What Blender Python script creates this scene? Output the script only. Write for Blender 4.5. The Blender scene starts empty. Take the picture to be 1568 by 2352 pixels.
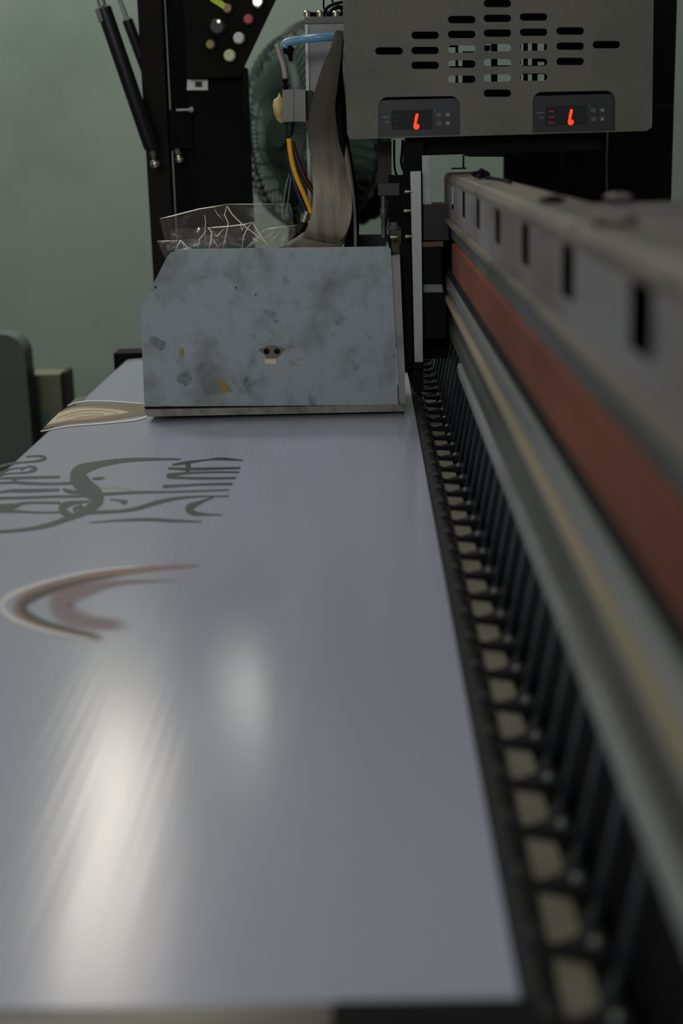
import bpy, bmesh, math, random
from mathutils import Vector, Matrix, noise
random.seed(7)
SC = bpy.context.scene
COL = SC.collection
F = 3267.0
# ---------------------------------------------------------------- camera frame
Yc = Vector((56/F, 851/F, -1)).normalized()
Xc = Vector((1, .023, 0)); Xc.z = -(Xc.x*Yc.x + Xc.y*Yc.y)/Yc.z; Xc.normalize()
Zc = Xc.cross(Yc)
CAM = Vector((0, -1.66, .3132))
def ray(x, y):
    v = Vector(((x-784)/F, (1176-y)/F, -1))
    return Vector((Xc.dot(v), Yc.dot(v), Zc.dot(v)))
def P(x, y, Y=0.0):
    d = ray(x, y); return CAM + d*((Y-CAM.y)/d.y)
def PX(x, y, X):
    d = ray(x, y); return CAM + d*((X-CAM.x)/d.x)
def PZ(x, y, Z=0.0):
    d = ray(x, y); return CAM + d*((Z-CAM.z)/d.z)
def px(Y): return (Y-CAM.y)/F          # metres per photo pixel at depth Y

# ---------------------------------------------------------------- materials
def lin(c):
    r = []
    for v in c[:3]:
        v = v/255.0
        r.append(v/12.92 if v <= .04045 else ((v+.055)/1.055)**2.4)
    return (r[0], r[1], r[2], 1)
MATS = {}
def mat(name, col, rough=.5, metal=0.0, spec=.5, col2=None, scale=8.0, lo=.45, hi=.65, stretch=(1,1,1),
        bump=0.0, bscale=60.0, emit=None, estr=0.0, alpha=1.0, trans=0.0, rvar=0.0, layers=()):
    if name in MATS: return MATS[name]
    m = bpy.data.materials.new(name); m.use_nodes = True
    nt = m.node_tree; N = nt.nodes; L = nt.links
    b = N['Principled BSDF']
    b.inputs['Base Color'].default_value = lin(col)
    b.inputs['Roughness'].default_value = rough
    b.inputs['Metallic'].default_value = metal
    b.inputs['Specular IOR Level'].default_value = spec
    b.inputs['Alpha'].default_value = alpha
    b.inputs['Transmission Weight'].default_value = trans
    if emit:
        b.inputs['Emission Color'].default_value = lin(emit); b.inputs['Emission Strength'].default_value = estr
    tc = N.new('ShaderNodeTexCoord')
    cur = None
    allL = ([(col2, scale, lo, hi, stretch, 1.0)] if col2 else []) + list(layers)
    for (c2, sc, l, h, st, amt) in allL:
        mp = N.new('ShaderNodeMapping'); mp.inputs['Scale'].default_value = st
        L.new(tc.outputs['Object'], mp.inputs['Vector'])
        nz = N.new('ShaderNodeTexNoise'); nz.inputs['Scale'].default_value = sc; nz.inputs['Detail'].default_value = 6
        nz.inputs['Roughness'].default_value = .62
        L.new(mp.outputs[0], nz.inputs['Vector'])
        mr = N.new('ShaderNodeMapRange'); mr.inputs['From Min'].default_value = l; mr.inputs['From Max'].default_value = h
        mr.inputs['To Max'].default_value = amt
        L.new(nz.outputs['Fac'], mr.inputs['Value'])
        mx = N.new('ShaderNodeMix'); mx.data_type = 'RGBA'
        L.new(mr.outputs[0], mx.inputs['Factor'])
        if cur: L.new(cur, mx.inputs['A'])
        else: mx.inputs['A'].default_value = lin(col)
        mx.inputs['B'].default_value = lin(c2)
        cur = mx.outputs['Result']
    if cur: L.new(cur, b.inputs['Base Color'])
    if bump or rvar:
        nb = N.new('ShaderNodeTexNoise'); nb.inputs['Scale'].default_value = bscale; nb.inputs['Detail'].default_value = 4
        mp = N.new('ShaderNodeMapping'); mp.inputs['Scale'].default_value = stretch
        L.new(tc.outputs['Object'], mp.inputs['Vector']); L.new(mp.outputs[0], nb.inputs['Vector'])
        if bump:
            bp = N.new('ShaderNodeBump'); bp.inputs['Strength'].default_value = bump; bp.inputs['Distance'].default_value = .002
            L.new(nb.outputs['Fac'], bp.inputs['Height']); L.new(bp.outputs[0], b.inputs['Normal'])
        if rvar:
            r2 = N.new('ShaderNodeMapRange'); r2.inputs['To Min'].default_value = rough-rvar; r2.inputs['To Max'].default_value = rough+rvar
            L.new(nb.outputs['Fac'], r2.inputs['Value']); L.new(r2.outputs[0], b.inputs['Roughness'])
    MATS[name] = m
    return m

# ---------------------------------------------------------------- mesh helpers
def link(name, bm, m, parent=None, smooth=False):
    me = bpy.data.meshes.new(name)
    bmesh.ops.recalc_face_normals(bm, faces=bm.faces[:])
    bm.to_mesh(me); bm.free()
    if smooth:
        for p in me.polygons: p.use_smooth = True
    o = bpy.data.objects.new(name, me); COL.objects.link(o)
    if m: me.materials.append(m)
    if parent: o.parent = parent; o.matrix_parent_inverse = Matrix.Translation(-parent.location)
    return o
def tag(o, label, cat, group=None, kind=None):
    o['label'] = label; o['category'] = cat
    if group: o['group'] = group
    if kind: o['kind'] = kind
    return o
def thing(name, loc, label, cat, group=None):
    o = bpy.data.objects.new(name, None); COL.objects.link(o); o.location = loc
    o.empty_display_size = .02
    return tag(o, label, cat, group)
def struct(o): o['kind'] = 'structure'; return o
def hull(bm, pts_a, pts_b):
    """closed prism between two rings"""
    A = [bm.verts.new(p) for p in pts_a]; B = [bm.verts.new(p) for p in pts_b]
    n = len(A); fs = [bm.faces.new(A), bm.faces.new(B[::-1])]
    for i in range(n): fs.append(bm.faces.new((A[i], A[(i+1) % n], B[(i+1) % n], B[i])))
    return A+B
def bev(bm, w, seg=2):
    if w > 0:
        es = [e for e in bm.edges if len(e.link_faces) == 2 and e.calc_face_angle(0) > .5]
        bmesh.ops.bevel(bm, geom=es, offset=w, segments=seg, affect='EDGES', clamp_overlap=True)
def add_box(bm, x0, x1, y0, y1, z0, z1):
    hull(bm, [(x0,y0,z0),(x1,y0,z0),(x1,y0,z1),(x0,y0,z1)], [(x0,y1,z0),(x1,y1,z0),(x1,y1,z1),(x0,y1,z1)])
def box(name, x0, x1, y0, y1, z0, z1, m, parent=None, b=.001):
    bm = bmesh.new(); add_box(bm, x0, x1, y0, y1, z0, z1); bev(bm, b); return link(name, bm, m, parent)
def add_slab(bm, pts, Y, th):
    a = [P(x, y, Y) for x, y in pts]
    hull(bm, a, [p+Vector((0, th, 0)) for p in a])
def slab(name, pts, Y, th, m, parent=None, b=.0008, smooth=False):
    """a plate standing in the plane Y, outline measured on the photo, with thickness"""
    bm = bmesh.new(); add_slab(bm, pts, Y, th); bev(bm, b); return link(name, bm, m, parent, smooth)
def rect(x0, y0, x1, y1): return [(x0,y0),(x1,y0),(x1,y1),(x0,y1)]
def prism_y(name, prof, y0, y1, m, parent=None, b=.0006, n=1):
    bm = bmesh.new(); hull(bm, [(x,y0,z) for x,z in prof], [(x,y1,z) for x,z in prof]); bev(bm, b)
    return link(name, bm, m, parent)
def add_tube(bm, pts, r, seg=10, cap=True):
    pts = [Vector(p) for p in pts]; n = len(pts)
    rs = r if isinstance(r, (list, tuple)) else [r]*n
    rings = []; prev = None
    for i, p in enumerate(pts):
        t = (pts[min(i+1,n-1)]-pts[max(i-1,0)]).normalized()
        if prev is None:
            u = t.cross(Vector((0,0,1)))
            if u.length < .05: u = t.cross(Vector((0,1,0)))
            u.normalize()
        else:
            u = (prev - t*prev.dot(t)).normalized()
        prev = u; v = t.cross(u)
        rings.append([bm.verts.new(p+(u*math.cos(a)+v*math.sin(a))*rs[i]) for a in [2*math.pi*k/seg for k in range(seg)]])
    for a, b in zip(rings, rings[1:]):
        for k in range(seg): bm.faces.new((a[k], a[(k+1)%seg], b[(k+1)%seg], b[k]))
    if cap: bm.faces.new(rings[0][::-1]); bm.faces.new(rings[-1])
def spline(pts, n=8):
    pts = [Vector(p) for p in pts]
    if len(pts) < 3: return pts
    out = []
    Q = [pts[0]*2-pts[1]]+pts+[pts[-1]*2-pts[-2]]
    for i in range(1, len(Q)-2):
        a, b, c, d = Q[i-1:i+3]
        for k in range(n):
            t = k/n
            out.append(.5*((2*b)+(c-a)*t+(2*a-5*b+4*c-d)*t*t+(3*b-a-3*c+d)*t**3))
    out.append(pts[-1]); return out
def tube(name, pts, r, m, parent=None, seg=12, n=8):
    bm = bmesh.new(); s = spline(pts, n)
    add_tube(bm, s, r, seg); return link(name, bm, m, parent, True)
def rod(name, a, b, prof, m, parent=None, seg=20):
    """lathe between a and b; prof = [(t 0..1, radius)]"""
    a = Vector(a); b = Vector(b); bm = bmesh.new()
    pts = [a+(b-a)*t for t, r in prof]
    # duplicate positions need a small offset so that directions stay defined
    d = (b-a).normalized(); u = d.cross(Vector((0,0,1)))
    if u.length < .05: u = d.cross(Vector((0,1,0)))
    u.normalize(); v = d.cross(u); rings = []
    for (t, r), p in zip(prof, pts):
        rings.append([bm.verts.new(p+(u*math.cos(q)+v*math.sin(q))*max(r,1e-5)) for q in [2*math.pi*k/seg for k in range(seg)]])
    for A, B in zip(rings, rings[1:]):
        for k in range(seg): bm.faces.new((A[k], A[(k+1)%seg], B[(k+1)%seg], B[k]))
    bm.faces.new(rings[0][::-1]); bm.faces.new(rings[-1])
    o = link(name, bm, m, parent, True)
    md = o.modifiers.new('e', 'EDGE_SPLIT'); md.split_angle = .6
    return o
def holed(name, outline, holes, th, m, xf, parent=None, bevd=0.0):
    """flat plate with real holes. outline/holes are 2D lists; xf maps (u,v,w) to the world"""
    cu = bpy.data.curves.new(name, 'CURVE'); cu.dimensions = '2D'; cu.fill_mode = 'BOTH'; cu.extrude = th/2
    if bevd: cu.bevel_depth = bevd; cu.bevel_resolution = 1; cu.offset = -bevd
    for loop in [outline]+holes:
        s = cu.splines.new('POLY'); s.points.add(len(loop)-1); s.use_cyclic_u = True
        for p, (u, v) in zip(s.points, loop): p.co = (u, v, 0, 1)
    o = bpy.data.objects.new(name, cu); COL.objects.link(o)
    dg = bpy.context.evaluated_depsgraph_get(); dg.update()
    me = bpy.data.meshes.new_from_object(o.evaluated_get(dg))
    bpy.data.objects.remove(o); bpy.data.curves.remove(cu)
    for v in me.vertices: v.co = xf(v.co.x, v.co.y, v.co.z)
    bm = bmesh.new(); bm.from_mesh(me); bpy.data.meshes.remove(me)
    bmesh.ops.remove_doubles(bm, verts=bm.verts[:], dist=1e-6)
    return link(name, bm, m, parent)
def rrect(cx, cy, w, h, r, n=6):
    pts = []
    for sx, sy, a0 in ((1,1,0),(-1,1,90),(-1,-1,180),(1,-1,270)):
        for k in range(n+1):
            a = math.radians(a0+90*k/n)
            pts.append((cx+sx*(w/2-r)+r*math.cos(a), cy+sy*(h/2-r)+r*math.sin(a)))
    return pts

# ---------------------------------------------------------------- palette
M = dict(
 wall = mat('wall_paint', (152,164,150), .85, col2=(140,152,140), scale=1.6, bump=.15, bscale=40),
 ceil = mat('ceiling_paint', (150,152,148), .9),
 floor = mat('floor_concrete', (70,72,70), .8, col2=(50,52,50), scale=4),
 steel = mat('carriage_steel', (158,168,172), .5, .15, .4, col2=(112,114,108), scale=14, lo=.48, hi=.7, rvar=.08, bscale=30,
             layers=[((78,80,78), 38, .58, .72, (1,1,1), .8), ((130,134,132), 90, .5, .75, (1,1,.5), .35), ((130,124,90), 6.5, .62, .74, (1,1,1.4), .5)]),
 steel_rim = mat('pale_steel_edge', (140,134,122), .45, .3, col2=(92,88,80), scale=30),
 steel_light = mat('light_grey_steel', (150,148,146), .5, .2, col2=(110,108,104), scale=30, lo=.5, hi=.75),
 cover = mat('olive_grey_powder_coat', (112,110,96), .6, 0, .4, col2=(96,94,86), scale=9, bump=.25, bscale=500,
             layers=[((78,78,80), 5, .62, .75, (1,1,1), .6)]),
 black = mat('black_steel', (20,20,18), .5, 0, .35, col2=(27,26,22), scale=20),
 blackm = mat('black_column_paint', (30,28,23), .7, 0, .15, col2=(23,21,18), scale=12),
 blackp = mat('black_plastic', (16,16,18), .45),
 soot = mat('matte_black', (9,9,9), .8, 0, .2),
 chrome = mat('chrome', (215,205,185), .15, 1.0),
 brass = mat('brass', (120,108,72), .45, .6),
 alu = mat('aluminium', (168,170,168), .42, .45, col2=(128,132,128), scale=24, stretch=(1,1,.3), layers=[((92,90,80), 60, .6,.72,(1,1,1),.6)]),
 alu_d = mat('dull_aluminium', (112,116,112), .5, .3, col2=(84,88,84), scale=20),
 beam = mat('guide_beam_grey', (150,146,150), .5, .25, col2=(112,100,86), scale=5, stretch=(1,.35,1), layers=[((66,64,62), 11, .56,.72,(1,.5,1),.8)]),
 beam_top = mat('guide_beam_top', (128,118,104), .6, .15, col2=(96,90,84), scale=7, stretch=(1,.4,1), layers=[((56,52,46), 20,.6,.7,(1,.6,1),.8)]),
 beige = mat('beige_ledge', (118,110,96), .5, .2, col2=(74,70,62), scale=9, stretch=(1,.4,1)),
 dirty = mat('dirty_grey_face', (112,118,120), .45, .25, col2=(66,66,58), scale=5, stretch=(1,.4,2), layers=[((150,140,80), 9,.7,.78,(1,.5,1),.6)]),
 rust = mat('rust_red_strip', (132,70,46), .65, 0, .25, col2=(98,52,40), scale=6, stretch=(1,.3,1)),
 groove = mat('dark_groove', (24,22,20), .6),
 grail = mat('polished_guide_rail', (150,148,142), .32, .6, col2=(120,118,110), scale=9, stretch=(1,.2,1)),
 stripe = mat('brass_coloured_edge', (164,144,120), .4, .3, col2=(146,138,108), scale=6, stretch=(1,.3,1)),
 olive = mat('oily_olive_channel', (84,82,64), .4, .3, col2=(52,52,44), scale=7, stretch=(1,.3,1), layers=[((120,116,70), 13,.64,.74,(1,.6,1),.6)]),
 silver = mat('silver_flange', (168,172,172), .4, .4, col2=(130,130,122), scale=9, stretch=(1,.3,1)),
 cream = mat('cream_roller_strip', (106,102,82), .6, col2=(90,88,70), scale=30),
 rubber = mat('ribbed_black_rubber', (30,30,28), .85, col2=(20,20,20), scale=50),
 teal = mat('teal_glassy_spring_plate', (26,44,42), .3, 0, .6, col2=(40,84,76), scale=2.5, lo=.52, hi=.7),
 ribbon = mat('grey_ribbon_cable', (156,146,128), .5, 0, .4, col2=(118,108,92), scale=14, stretch=(5,1,.35)),
 ribbon_e = mat('pale_ribbon_edge', (150,146,130), .5),
 yellow = mat('yellow_ink', (252,182,8), .3, 0, .6), blue = mat('dark_blue_ink', (16,24,70), .3, 0, .6),
 red = mat('dark_red_ink', (70,20,22), .3, 0, .6),
 lblue = mat('light_blue_tube', (104,164,200), .35, 0, .6, alpha=.85, col2=(150,185,200), scale=30),
 clear = mat('clear_pinkish_tube', (200,180,170), .2, 0, .6, alpha=.75),
 clear2 = mat('clear_tube', (170,178,170), .2, 0, .6, alpha=.35),
 valve = mat('grey_valve_body', (136,134,126), .6, col2=(122,120,114), scale=20),
 tape = mat('cream_tape', (226,206,140), .5, 0, .4, col2=(190,160,96), scale=60),
 fan = mat('green_grey_fan_wire', (34,50,40), .55, .1),
 fanb = mat('pale_green_fan_blade', (96,116,102), .6),
 mach = mat('grey_green_plastic', (88,98,90), .6), machb = mat('dusty_beige_plastic', (118,118,92), .6),
 teald = mat('blue_grey_plastic', (86,112,112), .6),
 white = mat('white_plastic', (240,240,232), .5), pink = mat('pink_plastic', (206,84,98), .5),
 cyel = mat('yellow_white_button', (236,228,138), .5, col2=(240,240,220), scale=90), lime = mat('lime_tag', (214,236,50), .5),
 glass = mat('dark_display_window', (5,5,6), .15),
 redled = mat('red_led', (255,40,10), .5, emit=(255,50,18), estr=2.2),
 redled_dim = mat('dim_red_led', (90,14,8), .5, emit=(255,40,18), estr=.12),
 mark = mat('pale_marking', (96,100,104), .5), btn = mat('grey_rubber_button', (92,92,82), .6),
)

# ================================================================= ROOM
FL = -.95; CE = 2.7; WY = 3.0
struct(box('floor', -3, 3, -3.2, WY, FL-.05, FL, M['floor'], b=0))
struct(box('ceiling', -3, 3, -3.2, WY, CE, CE+.05, M['ceil'], b=0))
struct(box('wall_back', -3.05, 3.05, WY, WY+.05, FL-.05, CE+.05, M['wall'], b=0))
struct(box('wall_left', -3.05, -3, -3.2, WY, FL-.05, CE+.05, M['wall'], b=0))
struct(box('wall_right', 3, 3.05, -3.2, WY, FL-.05, CE+.05, M['wall'], b=0))

# ================================================================= PLATEN + SHEET
XR = .0505; XL = -.3895; YN = -1.19; YF = .585
def sz(x):
    """height of the printed sheet across its width: flat, then falling away at the front"""
    t = max(0.0, (-.12-x))
    return -.30*t*t*.35
ytop = -1.75
pl = thing('printer_platen', (-.15, -.5, FL), 'long black printer table running under the white sheet, on two legs', 'printer table')
prof = []
for k in range(25):
    x = .086 - k*(.086-XL-.006)/24
    prof.append((x, sz(x)-.0045))
prof += [(XL-.004, sz(XL)-.012), (XL-.008, sz(XL)-.03), (XL-.004, -.22), (.086, -.22)]
prism_y('platen_top', prof, -1.62, .615, M['black'], pl, b=0)
ce = PZ(273,798,0)
box('end_plate', ce.x, -.2, .590, ce.y, -.03, -.0022, M['soot'], pl, .001)
for yy in (-1.3, .35):
    box('leg', -.30, .06, yy-.05, yy+.05, FL, -.2198, M['blackm'], pl, .004)

# the sheet -------------------------------------------------------
sm = bpy.data.materials.new('glossy_banner_vinyl'); sm.use_nodes = True
nt = sm.node_tree; N = nt.nodes; L = nt.links; b = N['Principled BSDF']
b.inputs['Roughness'].default_value = .19; b.inputs['Specular IOR Level'].default_value = .5
tc = N.new('ShaderNodeTexCoord'); sp = N.new('ShaderNodeSeparateXYZ'); L.new(tc.outputs['Object'], sp.inputs[0])
nz = N.new('ShaderNodeTexNoise'); nz.inputs['Scale'].default_value = 3.0
L.new(tc.outputs['Object'], nz.inputs['Vector'])
mx = N.new('ShaderNodeMix'); mx.data_type = 'RGBA'; mx.inputs['A'].default_value = lin((166,168,182)); mx.inputs['B'].default_value = lin((172,170,184))
L.new(nz.outputs['Fac'], mx.inputs['Factor']); L.new(mx.outputs['Result'], b.inputs['Base Color'])
# fine ribs running along the table + slow ripples
w = N.new('ShaderNodeMath'); w.operation = 'MULTIPLY'; w.inputs[1].default_value = 2*math.pi/.0075
n2 = N.new('ShaderNodeTexNoise'); n2.inputs['Scale'].default_value = 2.2; mp = N.new('ShaderNodeMapping'); mp.inputs['Scale'].default_value = (1,.35,1)
L.new(tc.outputs['Object'], mp.inputs[0]); L.new(mp.outputs[0], n2.inputs['Vector'])
ad = N.new('ShaderNodeMath'); ad.operation = 'MULTIPLY_ADD'; ad.inputs[1].default_value = .02
L.new(n2.outputs['Fac'], ad.inputs[0]); L.new(sp.outputs['X'], ad.inputs[2]); L.new(ad.outputs[0], w.inputs[0])
sn = N.new('ShaderNodeMath'); sn.operation = 'SINE'; L.new(w.outputs[0], sn.inputs[0])
rg = N.new('ShaderNodeMapRange'); rg.inputs['From Min'].default_value = -.06; rg.inputs['From Max'].default_value = -.14; rg.inputs['To Min'].default_value = .15
rg.interpolation_type = 'SMOOTHSTEP'
L.new(sp.outputs['X'], rg.inputs['Value'])
mu = N.new('ShaderNodeMath'); mu.operation = 'MULTIPLY'; L.new(sn.outputs[0], mu.inputs[0]); L.new(rg.outputs[0], mu.inputs[1])
bp = N.new('ShaderNodeBump'); bp.inputs['Strength'].default_value = .16; bp.inputs['Distance'].default_value = .0005
rgy = N.new('ShaderNodeMapRange'); rgy.inputs['From Min'].default_value = -.62; rgy.inputs['From Max'].default_value = -.15; rgy.inputs['To Min'].default_value = .12
L.new(sp.outputs['Y'], rgy.inputs['Value'])
mu2 = N.new('ShaderNodeMath'); mu2.operation = 'MULTIPLY'; L.new(mu.outputs[0], mu2.inputs[0]); L.new(rgy.outputs[0], mu2.inputs[1])
L.new(mu2.outputs[0], bp.inputs['Height'])
b1 = N.new('ShaderNodeTexNoise'); b1.inputs['Scale'].default_value = 9; mp2 = N.new('ShaderNodeMapping'); mp2.inputs['Scale'].default_value = (2.2,.25,1)
L.new(tc.outputs['Object'], mp2.inputs[0]); L.new(mp2.outputs[0], b1.inputs['Vector'])
bp2 = N.new('ShaderNodeBump'); bp2.inputs['Strength'].default_value = .22; bp2.inputs['Distance'].default_value = .002
L.new(b1.outputs['Fac'], bp2.inputs['Height']); L.new(bp.outputs[0], bp2.inputs['Normal']); L.new(bp2.outputs[0], b.inputs['Normal'])
sheet = thing('banner_sheet', (-.15, -.3, 0), 'wide glossy white vinyl banner sheet with green lettering, lying on the black table', 'banner')
bm = bmesh.new()
xs = [XR + (XL+.012-XR)*k/60 for k in range(61)]
cross = [(x, sz(x)) for x in xs]
cx0, cz0 = XL+.012, sz(XL+.012)
for k in range(1, 9):
    a = math.radians(10+80*k/8); cross.append((cx0-.012*math.sin(a), cz0-.012*(1-math.cos(a))*1.0))
lx = cross[-1][0]
cross += [(lx, -.06), (lx+.001, -.16), (lx+.002, -.40)]
ys = [YN+(YF-YN)*k/60 for k in range(61)]
grid = []
for y in ys:
    drop = 0
    if y > YF-.03: drop = -.012*((y-YF+.03)/.03)**2
    pass
    grid.append([bm.verts.new((x, y, z + (drop if i < 60 else drop))) for i, (x, z) in enumerate(cross)])
for a, c in zip(grid, grid[1:]):
    for i in range(len(cross)-1): bm.faces.new((a[i], a[i+1], c[i+1], c[i]))
so = link('vinyl', bm, sm, sheet, True)

# printed artwork: alpha-edged ink films on the sheet ---------------
def inkmat(name, col, rough=.35):
    m = bpy.data.materials.new(name); m.use_nodes = True; nt = m.node_tree
    b = nt.nodes['Principled BSDF']; b.inputs['Base Color'].default_value = lin(col); b.inputs['Roughness'].default_value = rough; b.inputs['Specular IOR Level'].default_value = .35
    at = nt.nodes.new('ShaderNodeAttribute'); at.attribute_name = 'ink'
    nz = nt.nodes.new('ShaderNodeTexNoise'); nz.inputs['Scale'].default_value = 300
    mu = nt.nodes.new('ShaderNodeMath'); mu.operation = 'MULTIPLY'
    mr = nt.nodes.new('ShaderNodeMapRange'); mr.inputs['From Min'].default_value = .3; mr.inputs['From Max'].default_value = .5
    mr.inputs['To Min'].default_value = .93
    nt.links.new(nz.outputs['Fac'], mr.inputs['Value'])
    nt.links.new(at.outputs['Fac'], mu.inputs[0]); nt.links.new(mr.outputs[0], mu.inputs[1])
    nt.links.new(mu.outputs[0], b.inputs['Alpha'])
    return m
def onsheet(x, y, lift):
    p = PZ(x, y, 0)
    for _ in range(8): p = PZ(x, y, sz(p.x))
    return Vector((p.x, p.y, sz(p.x)+.00006+lift))
def strokes(name, lst, m, lift, edge=.04, S=2.529, O=(0,740)):
    bm = bmesh.new(); lay = bm.verts.layers.float.new('ink')
    for item in lst:
        st, al = item if isinstance(item, tuple) else (item, 1.0)
        s = spline([(a, b_, c) for a, b_, c in st], 7)
        rows = []
        n = len(s)
        for i, q in enumerate(s):
            t = s[min(i+1,n-1)]-s[max(i-1,0)]; l = math.hypot(t.x, t.y) or 1
            nx, ny = -t.y/l, t.x/l; hw = max(q.z, 2)/2
            ends = min(1, min(i, n-1-i)/3.0)
            row = []
            for u, a in ((-1-edge, 0), (-1+edge, 1), (1-edge, 1), (1+edge, 0)):
                X = q.x+nx*hw*u; Y = q.y+ny*hw*u
                v = bm.verts.new(onsheet(O[0]+X/S, O[1]+Y/S, lift)); v[lay] = 1.0 if edge < .05 else a*al*ends
                row.append(v)
            rows.append(row)
        for a, c in zip(rows, rows[1:]):
            for k in range(3): bm.faces.new((a[k], a[k+1], c[k+1], c[k]))
    me = bpy.data.meshes.new(name); bm.to_mesh(me); bm.free(); me.materials.append(m)
    o = bpy.data.objects.new(name, me); COL.objects.link(o); o.parent = sheet; o.matrix_parent_inverse = Matrix.Translation(-sheet.location)
    return o
GI = inkmat('green_ink', (30,44,38), .5); GD = inkmat('dark_ink', (48,56,58))
lettering = [
 [(1050,797,7),(850,797,18),(700,806,26),(570,828,38),(470,862,70),(455,905,95),(500,960,95),(555,1005,85),(560,1050,60),(480,1105,42),(380,1145,30),(280,1180,26),(150,1205,20),(0,1218,16),(-80,1222,12)],
 [(590,1000,18),(800,990,13),(1050,985,10),(1330,975,7)],
 [(440,1110,26),(560,1105,20),(700,1098,18),(800,1082,22),(900,1052,24),(1010,1027,18),(1150,1014,10),(1330,1012,7)],
 [(1240,1018,7),(1160,1048,20),(1100,1080,44),(1120,1108,30),(1200,1118,12),(1290,1120,7)],
 [(520,1165,6),(700,1152,12),(860,1147,18),(1000,1154,16),(1170,1160,7)],
 [(1000,830,10),(1080,817,16),(1200,801,8),(1290,795,16),(1410,803,6)],
 [(975,850,12),(1100,854,16),(1250,851,14),(1395,848,12)],
 [(1090,812,26),(1092,840,30),(1088,872,22)],
 [(1390,872,9),(1200,873,10),(1060,880,14),(980,893,26),(1010,903,16),(1200,908,13),(1370,906,12)],
 [(945,956,18),(1050,950,14),(1200,943,12),(1350,940,12)],
 [(535,912,7),(570,909,18),(608,905,7)],
 [(640,1030,7),(690,1036,12),(722,1046,26),(742,1036,6)],
 [(365,970,12),(400,984,22),(460,990,20),(560,995,22)],
 [(-60,1024,14),(150,1020,15),(300,1014,14),(450,1012,14),(560,1000,18)],
 [(0,990,12),(60,980,16),(150,980,20),(345,975,14)],
 [(-40,938,9),(80,932,14),(150,936,18),(300,940,14),(430,935,16)],
 [(0,908,12),(150,904,15),(348,900,14)], [(84,900,22),(88,935,28)],
 [(430,1140,30),(370,1100,40),(370,1070,44),(430,1050,22),(520,1042,10)], [(480,1068,24),(430,1085,16),(440,1100,10)],
 [(-60,1082,40),(40,1076,40),(95,1066,26),(160,1050,14),(350,1050,14)],
 [(-40,1100,20),(60,1098,18),(220,1106,10),(380,1104,12)],
 [(150,783,8),(220,777,12),(262,790,20),(225,806,14),(130,815,10),(60,823,12),(-40,850,14)],
 [(120,862,7),(165,840,10),(205,853,24),(160,873,12),(60,880,8),(-30,892,12)],
 [(-40,905,10),(20,868,10),(90,850,8),(150,846,6)],
]
strokes('printed_lettering', lettering, GI, .0002)
strokes('printed_flourish', [[(560,968,6),(650,960,12),(720,964,10),(790,982,6)]], inkmat('pale_olive_ink', (140,140,122)), .0001)
strokes('printed_brown_swirl', [
  ([(1180,1414,12),(1000,1424,22),(800,1442,34),(600,1470,48),(420,1512,60),(250,1560,66),(130,1625,66),(120,1690,56),(230,1755,50),(400,1800,50),(620,1840,30)], .75)],
  inkmat('tan_ink', (150,112,88), .5), .0002, edge=.5)
strokes('printed_pale_rim', [
  ([(900,1415,6),(600,1440,14),(400,1476,18),(200,1530,26),(60,1590,36),(10,1650,40),(60,1715,36),(200,1775,26),(400,1825,18),(600,1860,12)], .9)],
  inkmat('pale_rim_ink', (214,208,206)), .0003, edge=.5)
strokes('printed_dark_arc', [
  ([(700,1470,5),(500,1500,14),(330,1545,24),(190,1600,34),(130,1650,38),(170,1705,34),(280,1755,26),(450,1800,14),(600,1835,6)], .85)],
  inkmat('umber_ink', (50,40,32), .5), .0004, edge=.5)
strokes('printed_pink_field', [
  ([(1050,1500,10),(700,1515,30),(500,1560,70),(360,1620,110),(380,1690,110),(520,1745,80),(760,1760,50)], .5)],
  inkmat('pinkish_ink', (136,92,92), .5), .0003, edge=.5)
# distant lens-shaped print on the left edge
def band(name, top, bot, m, lift, al=1.0, S=2.529, O=(0,740)):
    bm = bmesh.new(); lay = bm.verts.layers.float.new('ink')
    T = spline([(a, c, 0) for a, c in top], 8); B = spline([(a, c, 0) for a, c in bot], 8)
    nseg = min(len(T), len(B)); rows = []
    for i in range(nseg):
        a = T[round(i*(len(T)-1)/(nseg-1))]; c = B[round(i*(len(B)-1)/(nseg-1))]
        row = []
        for k in range(7):
            u = k/6; q = a+(c-a)*u
            v = bm.verts.new(onsheet(O[0]+q.x/S, O[1]+q.y/S, lift)); v[lay] = al*(0 if k in (0,6) else 1); row.append(v)
        rows.append(row)
    for a, c in zip(rows, rows[1:]):
        for k in range(6): bm.faces.new((a[k], a[k+1], c[k+1], c[k]))
    me = bpy.data.meshes.new(name); bm.to_mesh(me); bm.free(); me.materials.append(m)
    o = bpy.data.objects.new(name, me); COL.objects.link(o); o.parent = sheet; o.matrix_parent_inverse = Matrix.Translation(-sheet.location)
band('printed_brown_lens', [(388,492),(440,474),(520,464),(650,466),(830,480),(1000,500)], [(236,632),(330,612),(450,594),(600,582),(830,546),(1000,530)], inkmat('lens_brown_ink', (124,100,72)), .0002)
band('printed_cream_lens', [(350,520),(430,496),(520,490),(620,498),(700,510),(752,524)], [(262,606),(340,592),(440,578),(540,566),(660,546),(752,526)], inkmat('cream_ink', (206,186,158)), .0004)
strokes('printed_tan_rings', [([(330,560,4),(420,530,5),(520,515,5),(620,520,4),(680,532,3),(600,548,4),(480,558,4),(360,580,4)],.7),
                             ([(380,555,3),(470,536,4),(560,532,4),(600,538,3),(540,546,3),(430,556,3)],.6)], inkmat('ring_ink', (168,132,100)), .0006)
OI = inkmat('outline_ink', (220,216,206))
strokes('printed_white_outline', [[(392,488,6),(440,470,7),(520,460,7),(650,462,7),(830,476,6)]], OI, .0006)
strokes('printed_white_outline', [[(236,637,6),(400,606,7),(600,590,8),(780,570,10),(850,552,10)]], OI, .0006)
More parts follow.
